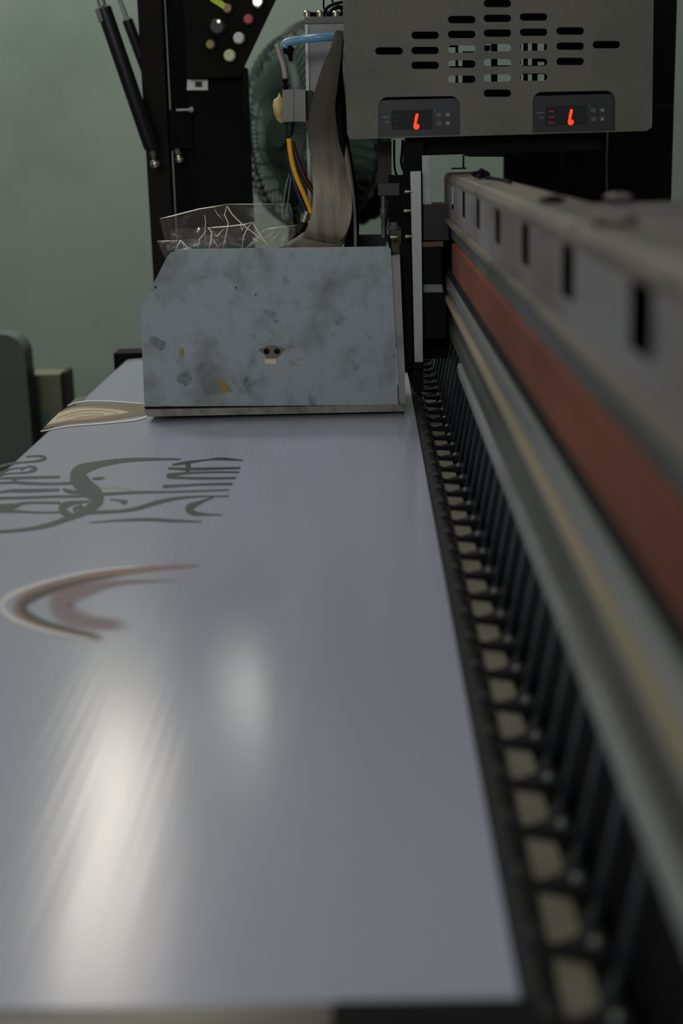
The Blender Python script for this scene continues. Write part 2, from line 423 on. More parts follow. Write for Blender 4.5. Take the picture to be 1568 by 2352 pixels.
band('printed_olive_leaf', [(410,470),(440,442),(470,432),(505,431)], [(408,474),(440,462),(470,458),(505,433)], inkmat('olive_ink', (96,100,84)), .0002)

# clamp bar at the near end of the table
cb = thing('clamp_bar', (-.17, -1.215, 0), 'grey steel clamp bar across the near end of the sheet, black right end', 'clamp bar')
def cprof(x, zt): return zt
bm = bmesh.new()
hull(bm, [(XL+.004, -1.26, -.006+sz(XL)), (XL+.004, -1.193, -.006+sz(XL)), (XL+.004, -1.193, .003+sz(XL)), (XL+.004, -1.26, .004+sz(XL))],
         [(-.02, -1.26, -.004), (-.02, -1.193, -.004), (-.02, -1.193, .003), (-.02, -1.26, .004)]); bev(bm, .001)
link('steel_bar', bm, mat('brushed_clamp_steel', (78,75,66), .35, .4, col2=(52,49,38), scale=12, stretch=(.4,4,1)), cb)
box('end_block', -.0195, XR+.006, -1.262, -1.197, -.004, .006, M['soot'], cb)

# ================================================================= GUIDE BEAM
beam = thing('guide_rail_beam', (.12, -.6, .08), 'long grey metal guide beam with a slotted face and rust red strip, right of the sheet', 'guide beam')
Y0, Y1 = -1.61, .10
XB = PZ(1150, 410, .2745).x
prism_y('beam_core', [(.100,.0785),(.100,.2265),(.106,.2265),(.106,.262),(.150,.262),(.150,.0785)], Y0, Y1-.005, M['soot'], beam)
prism_y('top_cap', [(.093,.2685),(.0955,.2735),(.098,.2745),(XB,.2745),(XB,.266),(.150,.2622),(.0971,.2622),(.093,.264)], Y0, Y1, M['beam_top'], beam, b=0)
def xf_beam(u, v, w_): return (.0934+w_, u, v)
slots = []
ysl = [PX(x, 560, .0931).y for x in (1060,1098,1143,1207,1303,1475)]
step = .1835
base = ysl[4]
for k in range(-3, 7):
    slots.append(rrect(base+step*k, .2513, .044, .0255, .003, 3))
slots = [s for s in slots if min(p[0] for p in s) > Y0+.01 and max(p[0] for p in s) < Y1-.05]
holed('slotted_plate', [(Y0,.2262),(Y1,.2262),(Y1,.2640),(Y0,.2640)], slots, .0007, M['beam'], xf_beam, beam)
prism_y('ledge', [(.0995,.2190),(.0895,.2195),(.0885,.2220),(.0895,.2255),(.0972,.2260),(.0995,.2260)], Y0, Y1, M['beige'], beam, b=0)
prism_y('dirty_face', [(.0995,.2020),(.0965,.2020),(.0950,.2185),(.0995,.2188)], Y0, Y1, M['dirty'], beam, b=0)
prism_y('rust_strip', [(.0995,.1692),(.0925,.1692),(.0925,.2015),(.0995,.2015)], Y0, Y1-.16, M['rust'], beam, b=.0006)
prism_y('rear_apron', [(.1030,-.30),(.1030,.0783),(.1045,.0783),(.1045,-.30)], Y0, .62, M['soot'], beam, b=0)
prism_y('groove_shade', [(.0995,.1600),(.0912,.1600),(.0912,.1688),(.0995,.1688)], Y0, Y1, M['soot'], beam, b=0)  # black strip standing in for the shaded groove below the rust strip
prism_y('guide_rail', [(.0995,.1380),(.0930,.1380),(.0905,.1420),(.0898,.1480),(.0905,.1550),(.0930,.1590),(.0995,.1590)], Y0, Y1, M['grail'], beam, b=0)
prism_y('brass_edge', [(.0995,.1285),(.0895,.1285),(.0885,.1300),(.0885,.1335),(.0900,.1360),(.0995,.1375)], Y0, Y1, M['stripe'], beam, b=0)
prism_y('oily_channel', [(.0995,.0900),(.0925,.0900),(.0930,.1020),(.0955,.1060),(.0960,.1280),(.0995,.1280)], Y0, Y1, M['olive'], beam, b=0)
prism_y('bottom_flange', [(.0995,.0785),(.0925,.0765),(.0895,.0775),(.0890,.0865),(.0905,.0895),(.0995,.0898)], Y0, Y1-.3, M['silver'], beam, b=0)
box('support_post', .104, .146, Y0+.01, Y0+.05, FL, .0784, M['blackm'], beam, .002)
box('support_post', .104, .146, Y1-.06, Y1-.02, FL, .0784, M['soot'], beam, .002)
# clip brackets etc on the beam top
def lump(name, c, r, m, parent=None, sc=(1,1,1), amp=.35, seed=0):
    bm = bmesh.new(); bmesh.ops.create_icosphere(bm, subdivisions=3, radius=1)
    for v in bm.verts:
        k = 1+amp*noise.noise(v.co*1.7+Vector((seed,seed*.7,0)))
        v.co = Vector(c)+Vector((v.co.x*sc[0], v.co.y*sc[1], v.co.z*sc[2]))*r*k
    return link(name, bm, m, parent, True)
def ontop(x, y, z=.2745): return PZ(x, y, z)
cl = ontop(1104, 412)
t = thing('cable_clip', (cl.x, cl.y, .2745), 'knotted black cable clip lying on top of the guide beam', 'cable clip')
lump('knot', (cl.x, cl.y, .2795), .006, M['soot'], t, (1.4,2.2,.75), .6, 1)
tube('tail', [(cl.x+.004, cl.y-.01, .2765), (cl.x+.009, cl.y-.05, .2762), (cl.x+.012, cl.y-.10, .2762), (cl.x+.012, cl.y-.17, .2762)], .0014, M['soot'], t)
for x, y, r, m_, lab in ((1268, 466, .0055, 'soot', 'dark screw lump on the beam top, midway along'), (1405, 518, .008, 'beam_top', 'flat oily lump on the beam top nearest the camera'), (1418, 462, .0062, 'beam_top', 'grey bracket lump at the back edge of the beam top')):
    q = ontop(x, y)
    tag(lump('dirt_lump', (q.x, q.y, .2745+r*.35), r, M[m_], None, (1.3,1.6,.45), .4, x), lab, 'dirt')
# vertical pin with foot on beam
q = ontop(1064, 388)
t = thing('wire_pin', (q.x, q.y, .2745), 'thin black upright pin on a flat foot on top of the beam under the cover', 'pin')
tube('pin', [(q.x, q.y, .2755), (q.x, q.y, .293)], .0013, M['soot'], t)
box('foot', q.x-.016, q.x+.003, q.y-.012, q.y+.008, .2745, .2763, M['soot'], t, .0005)

# motor housing behind the beam, near
yb = PZ(1500, 461, .273).y
mh = thing('motor_housing', (.24, yb-.15, FL), 'mauve grey sheet metal housing behind the near end of the beam', 'housing')
box('housing_body', XB+.002, XB+.26, -1.62, yb, .12, .2725, mat('mauve_housing', (112,104,106), .6, .1, col2=(84,78,80), scale=12), mh, .004)
box('housing_stand', XB+.05, XB+.20, -1.55, yb-.08, FL, .1198, M['blackm'], mh, .004)

# ================================================================= PINCH ROLLERS
fr = thing('feed_roller', (.056, -.5, 0), 'long ribbed black feed roller along the right edge of the white sheet', 'roller')
bm = bmesh.new(); y = -1.60; seg = 10
ring_prev = None
while y < .56:
    for (dy, r) in ((0,.0046),(.0042,.0050),(.0052,.0062),(.0085,.0062),(.0092,.0050)):
        ring = [bm.verts.new((.0568+r*math.cos(a), y+dy, .0005+r*.8*math.sin(a))) for a in [math.pi*2*k/seg for k in range(seg)]]
        if ring_prev:
            for k in range(seg): bm.faces.new((ring_prev[k], ring_prev[(k+1)%seg], ring[(k+1)%seg], ring[k]))
        ring_prev = ring
    y += .0104
link('ribbed_sleeve', bm, M['rubber'], fr, True)
cs = box('cream_strip', .0668, .0800, -1.60, .12, -.0042, -.0022, M['cream'], None, .0003)
tag(cs, 'narrow cream strip running under the row of black pinch arms', 'strip')
arm_src = None
lo = PZ(1050, 1058, .003); up = P(1091, 988, lo.y)
def make_arm(y):
    t = thing('pinch_roller', (.075, y, 0), 'black pinch roller arm with teal spring plate in the long row beside the sheet', 'pinch roller', 'pinch rollers along the beam')
    def pt(x, dy, z): return (x, y+dy, z)
    bm = bmesh.new()
    hull(bm, [pt(.0655,-.002,-.0022), pt(.0655,.002,-.0022), pt(.0665,.002,.0006), pt(.0665,-.002,.0006)],
             [pt(.0870,-.011,-.0022), pt(.0870,.011,-.0022), pt(.0880,.010,.004), pt(.0880,-.010,.004)])
    bev(bm, .0008); link('arm', bm, M['soot'], t)
    rod('wheel', pt(.0590,-.006,.0042), pt(.0590,.006,.0042), [(0,.0028),(.05,.0034),(.5,.0036),(.95,.0034),(1,.0028)], M['rubber'], t, 14)
    tube('axle', [pt(.0590,0,.0042), pt(.0690,0,.0005)], .0010, M['soot'], t, 8)
    rod('screw', pt(.0835,-.002,.0015), pt(.0828,-.002,.0052), [(0,.0024),(.7,.0024),(1,.0016)], M['alu_d'], t, 12)
    bm = bmesh.new(); a = Vector((lo.x+.001, y+.016, .0)); c = Vector((.0985, y+.012, .075))
    d = Vector((0, .0035, 0)); n_ = Vector((.0012, 0, 0))
    hull(bm, [a-d-n_, a+d-n_, a+d+n_, a-d+n_], [c-d-n_, c+d-n_, c+d+n_, c-d+n_])
    link('spring_plate', bm, M['teal'], t)
    return t
src = make_arm(PZ(1088, 1320, 0).y)
y0 = src.location.y; kids = list(src.children)
for k in range(-12, 22):
    if k == 0: continue
    yy = y0+k*.0505
    if yy > .55 or yy < -1.22: continue
    r = src.copy(); COL.objects.link(r); r.location.y = yy
    for ch in kids:
        c = ch.copy(); COL.objects.link(c); c.parent = r
        c.matrix_parent_inverse = ch.matrix_parent_inverse.copy()
# ================================================================= PRINT CARRIAGE
car = thing('print_carriage', (-.06, .1, .003), 'dented blue grey steel print carriage box standing over the white sheet', 'print carriage')
face = [(322,712),(383,590),(392,580),(410,573),(890,566),(897,572),(914,930),(332,934)]
FY = .0
# face plate with its holes
def topx(Y, th):
    def f(u, v, w_):
        p = P(u, -v, Y); p.y += w_+th/2; return p
    return f
def circ(x, y, r, n=12): return [(x+r*math.cos(2*math.pi*k/n), -y+r*math.sin(2*math.pi*k/n)) for k in range(n)]
eye = [(593,-804),(603,-799),(615,-794),(630,-793),(644,-797),(656,-803),(648,-811),(642,-818),(634,-823),(612,-823),(606,-814)]
holes = [eye, circ(357,660,3.5,8), circ(541,661,2.2,6), circ(587,677,2.2,6)]
fp = holed('front_panel', [(x,-y) for x, y in face], holes, .003, M['steel'], topx(FY, .003), car, .0)
slab('eye_plate', [(x*.985+625*.015, -y*.985+808*.015) for x, y in eye], FY+.0009, .002, mat('dull_olive_backing', (112,108,90), .6), car, b=0)
for ex in (612, 636):
    c = P(ex, 807, FY+.001); rod('dark_socket', c+Vector((0,.0035,0)), c+Vector((0,-.0006,0)), [(0,.0052),(.6,.0052),(.65,.0036),(1,.0034)], M['soot'], car, 16)
slab('white_latch', rect(608,825,635,836), FY-.0012, .004, mat('white_latch', (226,206,180), .5), car)
# stains with the shape of thin smears on the plate
def smear(name, pts, m):
    slab(name, pts, FY-.0003, .0004, m, car, b=0)
ym = mat('ochre_ink_smear', (150,128,60), .5, col2=(118,124,120), scale=90, lo=.45, hi=.6)
smear('ink_smear', [(493,869),(506,871),(520,880),(531,893),(536,901),(524,899),(514,903),(503,900),(506,889),(500,878)], ym)
smear('ink_smear', [(414,798),(422,803),(424,812),(418,821),(412,812)], ym)
gm = mat('dark_ink_smear', (104,110,110), .5, col2=(132,140,142), scale=160, lo=.4, hi=.62)
smear('ink_smear', [(343,776),(356,772),(368,780),(382,786),(380,800),(368,806),(356,796),(346,788)], gm)
smear('ink_smear', [(414,856),(430,852),(440,864),(438,880),(424,888),(412,876)], gm)
# open tray behind the face: sides, back and floor
DEP = .15
p = [P(x, y, FY) for x, y in face]
def wall_strip(name, a, c, th, m):
    bm = bmesh.new(); a = Vector(a); c = Vector(c); d = (c-a).normalized(); n_ = Vector((-d.z, 0, d.x))*th
    y_ = Vector((0,.0045,0)); D = Vector((0,DEP,0))
    hull(bm, [a+y_, c+y_, c+y_-n_, a+y_-n_], [a+D, c+D, c+D-n_, a+D-n_]); return link(name, bm, m, car)
wall_strip('side_panel', p[7]+Vector((.001,0,0)), p[0]+Vector((.001,0,0)), .003, M['steel'])
wall_strip('side_panel', p[0]+Vector((.001,0,0)), p[1]+Vector((.001,0,-.001)), .003, M['steel'])
wall_strip('side_panel', p[5]+Vector((-.001,0,0)), p[6]+Vector((-.001,0,0)), .003, M['steel'])
zf = p[7].z+.004
box('tray_floor', p[7].x+.004, p[6].x-.004, .004, DEP, zf, zf+.004, M['black'], car)
slab('back_panel', [(345,712),(395,600),(410,590),(885,584),(900,900),(345,905)], DEP, .003, M['black'], car)
box('head_block', p[7].x+.05, p[6].x-.03, .03, DEP-.01, zf+.004, p[4].z-.028, M['blackp'], car, .003)
slab('base_lip', [(329,941),(926,930),(930,945),(338,957)], FY-.004, .145, M['steel_rim'], car, .0006)
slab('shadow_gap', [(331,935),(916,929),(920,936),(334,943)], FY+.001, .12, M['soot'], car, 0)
slab('side_bar', [(899,588),(918,586),(932,930),(917,934)], FY+.004, .02, M['steel_light'], car, .0006)
slab('back_plate', [(917,560),(943,558),(946,838),(931,860)], FY+.02, .03, M['soot'], car)
slab('vertical_bar', [(942,394),(966,393),(971,832),(952,832)], FY+.012, .012, M['alu'], car, .0008)
slab('bar_shoe', [(950,832),(974,832),(974,846),(950,846)], FY+.011, .014, M['soot'], car)
# arched bracket
arch = [(969,357),(1020,356),(1006,364),(996,374),(991,388),(990,470),(971,470)]
slab('arched_bracket', arch, FY+.03, .008, M['alu'], car, .0006)
slab('slider_block', rect(972,470,1030,552), FY+.02, .07, mat('brown_black_slider', (14,11,9), .6, col2=(34,22,14), scale=40, lo=.55, hi=.75), car, .002)
slab('slider_block', [(972,568),(1012,568),(1014,650),(972,650)], FY+.014, .07, M['soot'], car, .002)
slab('slider_block', rect(974,672,1024,778), FY+.02, .05, M['soot'], car, .002)
slab('slider_plate', [(970,556),(1016,554),(1018,566),(970,568)], FY+.02, .06, mat('copper_brown_plate', (96,64,48), .5), car, .0004)
slab('slider_plate', [(972,652),(1014,652),(1018,672),(972,674)], FY+.022, .05, M['alu_d'], car, .0004)
slab('carrier_frame', [(927,325),(972,323),(972,900),(950,902),(936,860),(922,560)], FY+.034, .02, M['soot'], car)
slab('carrier_frame', [(866,325),(899,324),(899,420),(886,560),(868,420)], FY+.09, .02, M['black'], car)
slab('carrier_bracket', rect(868,421,917,449), FY+.07, .018, mat('dark_olive_bracket', (44,44,38), .5), car)
for (x, y0_, y1_, r, m_) in ((880,450,545,5,'alu_d'),(905,510,545,11,'alu_d')):
    a = P(x, y0_, .06); c = P(x, y1_, .06)
    rod('spring_rod', a, c, [(0,r*px(.06)),(.25,r*px(.06)),(.3,r*1.6*px(.06)),(.5,r*1.6*px(.06)),(.55,r*px(.06)),(1,r*px(.06))], M[m_], car, 14)
slab('rear_shield', [(1000,470),(1042,470),(1046,700),(1052,820),(962,826),(962,470)], FY+.078, .006, M['soot'], car)
slab('rear_shield', [(892,402),(932,402),(932,585),(892,585)], FY+.075, .006, M['soot'], car)
slab('foot_block', rect(899,528,921,582), FY+.03, .02, mat('dark_bronze', (62,56,44), .45, .3), car)
for x, y in ((937,440),(935,484),(938,543),(904,544)):
    c = P(x, y, FY+.012); rod('bolt', c+Vector((-.004,0,0)), c+Vector((.004,0,0)), [(0,.0028),(.5,.0028),(.5,.0018),(1,.0018)], M['chrome'], car, 12)
# mounting plate under the cover and its arm
slab('mount_plate', [(934,300),(1384,290),(1384,344),(1160,352),(1158,360),(1080,360),(1078,354),(934,358)], FY+.05, .10, M['soot'], car)
slab('tray_back_rail', [(812,540),(900,538),(900,566),(812,568)], FY+.13, .01, M['black'], car)

# ================================================================= COVER
CY = .015
cov = thing('carriage_cover', (.09, .1, .3), 'large olive grey sheet metal cover with rows of slots above the carriage', 'cover')
outline = [(786,90),(799,-300),(799,-313),(806,-319),(1488,-300),(1496,-293),(1500,90)]
outline = [(783,110),(797,-308),(803,-320),(1484,-301),(1497,-292),(1502,110)]
sl = []
for cxp, rows in ((893,(117,)),(976,(81,116,150)),(1060,(45,79,112.5,147,182)),(1142,(-26,8,42,76,109.5,144,179,214)),(1225,(39,74,108,143,177)),(1309,(71,106,141)),(1392,(102.5,))):
    for r in rows: sl.append(rrect(cxp, -r, 63, 17, 8, 5))
def cut(x0, x1, y0, y1, r=22, tilt=-.027):
    pts = [(x0, -y1)]
    for k in range(7):
        a = math.radians(180-90*k/6); pts.append((x0+r+r*math.cos(a), -y0-r+r*math.sin(a)))
    for k in range(7):
        a = math.radians(90-90*k/6); pts.append((x1-r+r*math.cos(a), -y0-r+r*math.sin(a)+ (x1-x0)*.014))
    pts.append((x1, -y1+(x1-x0)*.027)); return pts
sl += [cut(869,1056,223,316), cut(1223,1412,211,306)]
holed('front_panel', outline, sl, .0016, M['cover'], topx(CY, .0016), cov, .0)
a0 = P(783,-110,CY); a1 = P(797,308,CY); a2 = P(1497,292,CY); a3 = P(1502,-110,CY)
def side(name, a, c, t0, dep, m, y0=.0019):
    bm = bmesh.new(); a = Vector(a); c = Vector(c); d = (c-a).normalized(); n_ = Vector((-d.z,0,d.x))*t0
    hull(bm, [a+Vector((0,y0,0)), c+Vector((0,y0,0)), c+n_+Vector((0,y0,0)), a+n_+Vector((0,y0,0))],
             [a+Vector((0,dep,0)), c+Vector((0,dep,0)), c+n_+Vector((0,dep,0)), a+n_+Vector((0,dep,0))])
    link(name, bm, m, cov)
side('side_panel', a0, a1, .0016, .17, M['cover'])
side('side_panel', a3, a2, -.0016, .17, M['cover'])
side('bottom_lip', P(803,319,CY), P(1484,301,CY), .0012, .016, M['cover'])
# innards seen through the slots: dark boards leaving gaps to the wall
for r_ in ((800,-120,1022,296),(1262,-120,1488,282),(1022,-120,1262,94),(1022,190,1262,296)):
    slab('inner_board', rect(*r_), CY+.12, .004, M['soot'], cov)
for r_ in ((1046,94,1052,190),(1062,118,1096,190),(1128,94,1142,190),(1100,112,1120,126),(1128,150,1262,156),(1022,152,1128,157),(1202,94,1212,190),(1222,94,1234,190),(1186,94,1196,190),(1250,94,1262,190),(1112,104,1126,116),(1226,132,1250,142),(1022,94,1046,108)):
    slab('inner_board', rect(*r_), CY+.10, .004, M['soot'], cov, b=.0004)
for r_ in ((1022,124,1262,134),(1022,166,1262,170)):
    slab('inner_board', rect(*r_), CY+.09, .004, M['soot'], cov, b=.0004)

# temperature controllers
def controller(dx, dy, which, dim):
    X = lambda x: x+dx
    c = P(X(962), 300+dy, CY)
    t = thing('temperature_controller', c, which, 'controller')
    W_ = lambda x0, y0, x1, y1: [(X(x0), y0+dy-(x0-962)*.027), (X(x1), y0+dy-(x1-962)*.027), (X(x1), y1+dy-(x1-962)*.027), (X(x0), y1+dy-(x0-962)*.027)]
    slab('bezel', W_(862,228,1064,316), CY+.0035, .03, mat('charcoal_bezel', (26,26,28), .4), t, .0008)
    d = slab('display', W_(898,252,993,297), CY+.003, .002, M['glass'], t, .0003)
    def q(x, y): v = P(X(x), y+dy-(x-962)*.027, CY+.0026); return v
    bm = bmesh.new(); u = px(CY)
    add_tube(bm, spline([q(958,261), q(956,270), q(954,280), q(952,290)], 5), [u*2.2]+[u*3.2]*8+[u*2.9]*6+[u*3.0], 8)
    add_tube(bm, spline([q(952,288), q(953,293), q(957,294), q(960,290), q(957,286)], 5), u*2.9, 8)
    o = link('digit', bm, M['redled'], d, True)
    for k, (x, y) in enumerate(((905,265),(905,278),(905,291))):
        s = slab('indicator', W_(x, y-2, x+12, y+1), CY+.0026, .0004, M['redled_dim'] if dim else mat('unlit_led', (28,10,8), .5), t, 0)
    for x, y, x1 in ((877,267,893),(884,279,893)):
        slab('marking', W_(x, y-2, x1, y+1.5), CY+.0031, .0004, M['mark'], t, 0)
    slab('marking', W_(995,252,1001,258), CY+.0031, .0004, mat('blue_marking', (60,72,110), .5), t, 0)
    for x, y in ((1008,265),(1028,265),(1008,285),(1028,285)):
        bb = slab('button', W_(x-6, y-5, x+6, y+5), CY+.0025, .0015, M['btn'], t, .0004)
    for x, y in ((1028,265),(1028,285)):
        slab('arrow_mark', [(X(x-2), y+dy+1.5-1.8), (X(x+2.5), y+dy+1.5-1.8), (X(x), y+dy-3-1.8)], CY+.0021, .0004, M['white'], t, 0)
controller(0, 0, 'small black temperature controller with a red digit in the left cutout of the cover', False)
controller(354.5, -10, 'small black temperature controller with red digit and lit markers in the right cutout', True)

# ================================================================= BLOCK, VALVE, TUBES, RIBBONS
blk = thing('mounting_block', P(745, 500, .12), 'tall light grey metal block behind the ribbon cable, screws on its top', 'metal block')
slab('block_body', [(703,50),(800,46),(808,560),(712,562)], .12, .06, mat('pale_grey_block', (150,150,146), .5, .15, col2=(134,134,132), scale=12), blk, .0015)
slab('top_plate', [(699,40),(800,36),(800,52),(699,54)], .117, .066, mat('dark_grey_plate', (98,98,94), .5), blk, .0008)
slab('edge_strip', [(700,56),(707,56),(716,560),(708,560)], .116, .004, M['alu'], blk, .0004)
for x in (705, 735, 771):
    c = P(x, 38, .125); rod('screw', c, c+Vector((0,0,.0065)), [(0,.0042),(.8,.0042),(1,.003)], M['chrome'], blk, 16)
for x in (714, 726, 757, 780):
    c = P(x, 38, .14); rod('screw', c, c+Vector((0,0,.005)), [(0,.004),(.8,.004),(1,.003)], M['soot'], blk, 12)
def ptube(name, pts, wpx, Y, m, label, cat='tube', dY=0):
    pp = []; n = len(pts)
    for i, q in enumerate(pts):
        yy = Y+dY*i/(n-1) if len(q) == 2 else q[2]
        pp.append(P(q[0], q[1], yy))
    return tag(tube(name, pp, wpx/2*px(Y), m), label, cat)
ptube('power_cable', [(744,45),(748,22),(765,10),(790,4)], 7, .13, M['soot'], 'black cable looping above the grey block behind the cover', 'cable')
ptube('power_cable', [(752,38),(762,24),(778,16),(795,20)], 9, .14, M['soot'], 'thicker black cable crossing above the grey block screws', 'cable')
ptube('power_cable', [(742,-30),(743,0),(744,20),(757,32)], 4, .15, M['soot'], 'thin upright black wire above the grey block', 'cable')
ptube('power_cable', [(755,-30),(764,4),(776,12),(788,30)], 4, .15, M['soot'], 'thin slanting black wire crossing above the grey block', 'cable')

VY = .06
val = thing('ink_valve', P(676, 282, VY), 'grey square ink valve with cream tape on its left side, beside the ribbon cable', 'valve')
slab('valve_body', [(648,206),(674,205),(674,279),(648,281)], VY, .022, M['valve'], val, .0008)
slab('valve_body', [(675,205),(701,205),(702,279),(675,279)], VY+.0004, .022, M['valve'], val, .0008)
slab('valve_mount', [(700,208),(716,208),(716,275),(700,275)], VY+.012, .07, M['black'], val)
bm = bmesh.new()
add_slab(bm, [(641,213),(644,222),(648,226),(648,280),(645,283),(636,276),(629,262),(626,243),(628,229),(637,223)], VY+.004, .012)
bev(bm, .0015); tp = link('tape', bm, M['tape'], val, True)
for (a_, c_, prf, m_) in (((656,206),(654,176),[(0,5.5),(.15,5.5),(.2,7.5),(.35,7.5),(.4,4.5),(.6,4.5),(.65,6.5),(.85,6.5),(1,4.5)],'soot'),
                          ((666,280),(664,312),[(0,12.5),(.15,12.5),(.2,9.5),(.7,9.5),(.75,7),(1,7)],'black'),
                          ((680,206),(680,196),[(0,6),(.8,6),(1,5)],'alu_d')):
    A = P(a_[0],a_[1],VY+.01); B = P(c_[0],c_[1],VY+.01); rod('fitting', A, B, [(t_, r_*px(VY)) for t_, r_ in prf], M[m_], val, 16)
ptube('clear_tube', [(635,102),(642,125),(650,150),(655,181)], 11, VY+.008, M['clear'], 'short pinkish clear tube rising from the valve and leaning left')
ptube('clear_tube', [(666,120),(671,150),(676,176),(680,204)], 20, VY+.012, M['clear2'], 'wider clear tube dropping behind onto the grey valve')
ptube('blue_tube', [(652,110,.05),(655,100,.05),(668,95,.05),(700,90,.05),(740,86,.045),(800,84,.06)], 17, .05, M['lblue'], 'light blue air tube arching from the elbow fitting to the cover')
ef = thing('elbow_fitting', P(662,112,.055), 'small black elbow fitting under the end of the light blue tube', 'fitting')
lump('elbow_body', P(662,114,.056), .0055, M['soot'], ef, (1.1,1,1), .4, 3)
rod('stem', P(665,118,.058), P(668,140,.060), [(0,.0035),(.4,.0035),(.45,.0026),(1,.0026)], M['soot'], ef, 12)
ptube('yellow_ink_tube', [(663,318),(666,345),(672,378),(682,410),(697,445),(711,478),(714,490)], 11, VY+.01, M['yellow'], 'yellow ink tube curving down from the grey valve')
ptube('blue_ink_tube', [(664,365),(670,395),(680,430),(692,462),(703,488)], 11, VY+.02, M['blue'], 'dark blue ink tube behind and below the yellow one')
ptube('red_ink_tube', [(671,325),(677,350),(688,382),(702,412),(722,445)], 11, VY+.022, M['red'], 'dark red ink tube right of the yellow one')
ptube('clear_line', [(664,400),(656,430),(650,470),(648,500)], 3, VY+.03, M['clear2'], 'thin clear line hanging left of the ink tubes')
ptube('clear_line', [(668,400),(664,440),(660,470),(658,500)], 3, VY+.03, M['clear2'], 'second thin clear line hanging nearest the blue tube')
nf = thing('ink_nipple', P(700,505,VY+.01), 'small clear and silver ink connector where the tubes end beside the ribbon', 'fitting')
rod('connector', P(697,510,VY+.01), P(706,486,VY+.01), [(0,.0045),(.3,.0045),(.32,.0058),(.6,.0058),(.62,.004),(1,.004)], M['chrome'], nf, 14)
rod('stem', P(686,535,VY+.012), P(697,510,VY+.01), [(0,.0055),(1,.0045)], M['black'], nf, 14)

def shaded_top(m):
    # shade on the upper length of the cable, mixed into its colour
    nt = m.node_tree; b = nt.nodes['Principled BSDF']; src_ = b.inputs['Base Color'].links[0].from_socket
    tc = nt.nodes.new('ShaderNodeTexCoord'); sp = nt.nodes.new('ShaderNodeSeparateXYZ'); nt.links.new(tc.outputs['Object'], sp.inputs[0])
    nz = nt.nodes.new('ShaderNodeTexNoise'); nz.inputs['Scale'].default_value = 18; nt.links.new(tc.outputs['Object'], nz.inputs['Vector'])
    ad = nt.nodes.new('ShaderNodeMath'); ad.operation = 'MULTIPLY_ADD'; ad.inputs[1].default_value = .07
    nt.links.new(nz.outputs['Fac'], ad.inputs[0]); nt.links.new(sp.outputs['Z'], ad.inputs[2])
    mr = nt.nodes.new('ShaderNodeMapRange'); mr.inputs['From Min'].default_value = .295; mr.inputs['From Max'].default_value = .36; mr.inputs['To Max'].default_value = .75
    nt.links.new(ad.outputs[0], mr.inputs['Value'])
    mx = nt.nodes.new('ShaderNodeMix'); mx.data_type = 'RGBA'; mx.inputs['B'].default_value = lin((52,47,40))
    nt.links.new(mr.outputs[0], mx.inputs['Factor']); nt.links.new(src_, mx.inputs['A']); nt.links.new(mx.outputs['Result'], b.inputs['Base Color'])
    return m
def ribbon(name, rows, m, label, th=.0012, sub=6, parent=None, ridges=0):
    """rows: (xl,yl,xr,yr,Yl,Yr)"""
    L_ = spline([P(a,b_,e) for a,b_,c,d,e,f in rows], sub); R_ = spline([P(c,d,f) for a,b_,c,d,e,f in rows], sub)
    bm = bmesh.new(); g = []; K = 72
    for l, r in zip(L_, R_):
        row = []
        for k in range(K+1):
            u = k/K; q = l+(r-l)*u
            q.y += -.0005*abs(math.sin(u*math.pi*18)) - .003*math.sin(u*math.pi)
            row.append(bm.verts.new(q))
        g.append(row)
    for a, c in zip(g, g[1:]):
        for k in range(K): bm.faces.new((a[k],a[k+1],c[k+1],c[k]))
    o = link(name, bm, m, parent, True)
    md = o.modifiers.new('s','SOLIDIFY'); md.thickness = th
    if not parent: tag(o, label, 'ribbon cable')
    return o
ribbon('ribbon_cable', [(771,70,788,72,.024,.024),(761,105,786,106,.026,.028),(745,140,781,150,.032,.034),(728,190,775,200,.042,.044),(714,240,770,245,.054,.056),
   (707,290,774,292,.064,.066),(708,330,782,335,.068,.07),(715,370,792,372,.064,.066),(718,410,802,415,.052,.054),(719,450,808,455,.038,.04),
   (717,480,808,490,.03,.03),(712,505,802,520,.028,.028),(702,528,790,545,.03,.03),(694,545,772,560,.04,.04)], shaded_top(M['ribbon']), 'wide grey ribbon cable hanging from behind the cover into the carriage box')
ribbon('ribbon_cable', [(800,540,782,568,.06,.035),(765,534,745,570,.06,.035),(735,529,715,571,.06,.035),(708,528,690,572,.06,.035),(678,546,664,573,.05,.035),(650,564,636,574,.045,.035)],
   mat('brown_grey_ribbon', (98,86,66), .5, col2=(70,62,48), scale=20), 'brownish folded ribbon cable end lying flat on the carriage tray')
ribbon('ribbon_cable', [(772,160,777,160,.075,.075),(773,210,779,210,.075,.075),(775,260,784,262,.075,.075),(780,310,793,314,.075,.075),(790,360,802,362,.07,.07),
   (801,410,810,413,.045,.05),(809,460,816,462,.045,.05),(814,520,819,522,.045,.05),(815,572,819,572,.045,.05)], M['ribbon_e'], 'narrow pale edge of a second ribbon cable right of the wide one')
ribbon('ribbon_cable', [(776,90,788,88,.07,.08),(772,150,784,150,.07,.08),(770,220,790,222,.07,.08),(774,300,796,302,.07,.08),(788,360,806,362,.07,.08),(798,420,817,424,.07,.08),
   (803,480,822,484,.07,.08),(800,530,822,534,.07,.08),(790,572,820,574,.07,.08)], M['soot'], 'black ribbon cable furthest back, showing between the pale ones')
ptube('hanging_wire', [(905,321),(905,360),(907,392),(916,410)], 5, .08, M['soot'], 'black wire hanging below the cover, left one of the pair', 'wire')
ptube('hanging_wire', [(925,321),(923,350),(921,372),(926,392)], 6, .085, M['soot'], 'black wire hanging below the cover, nearer the mount', 'wire')

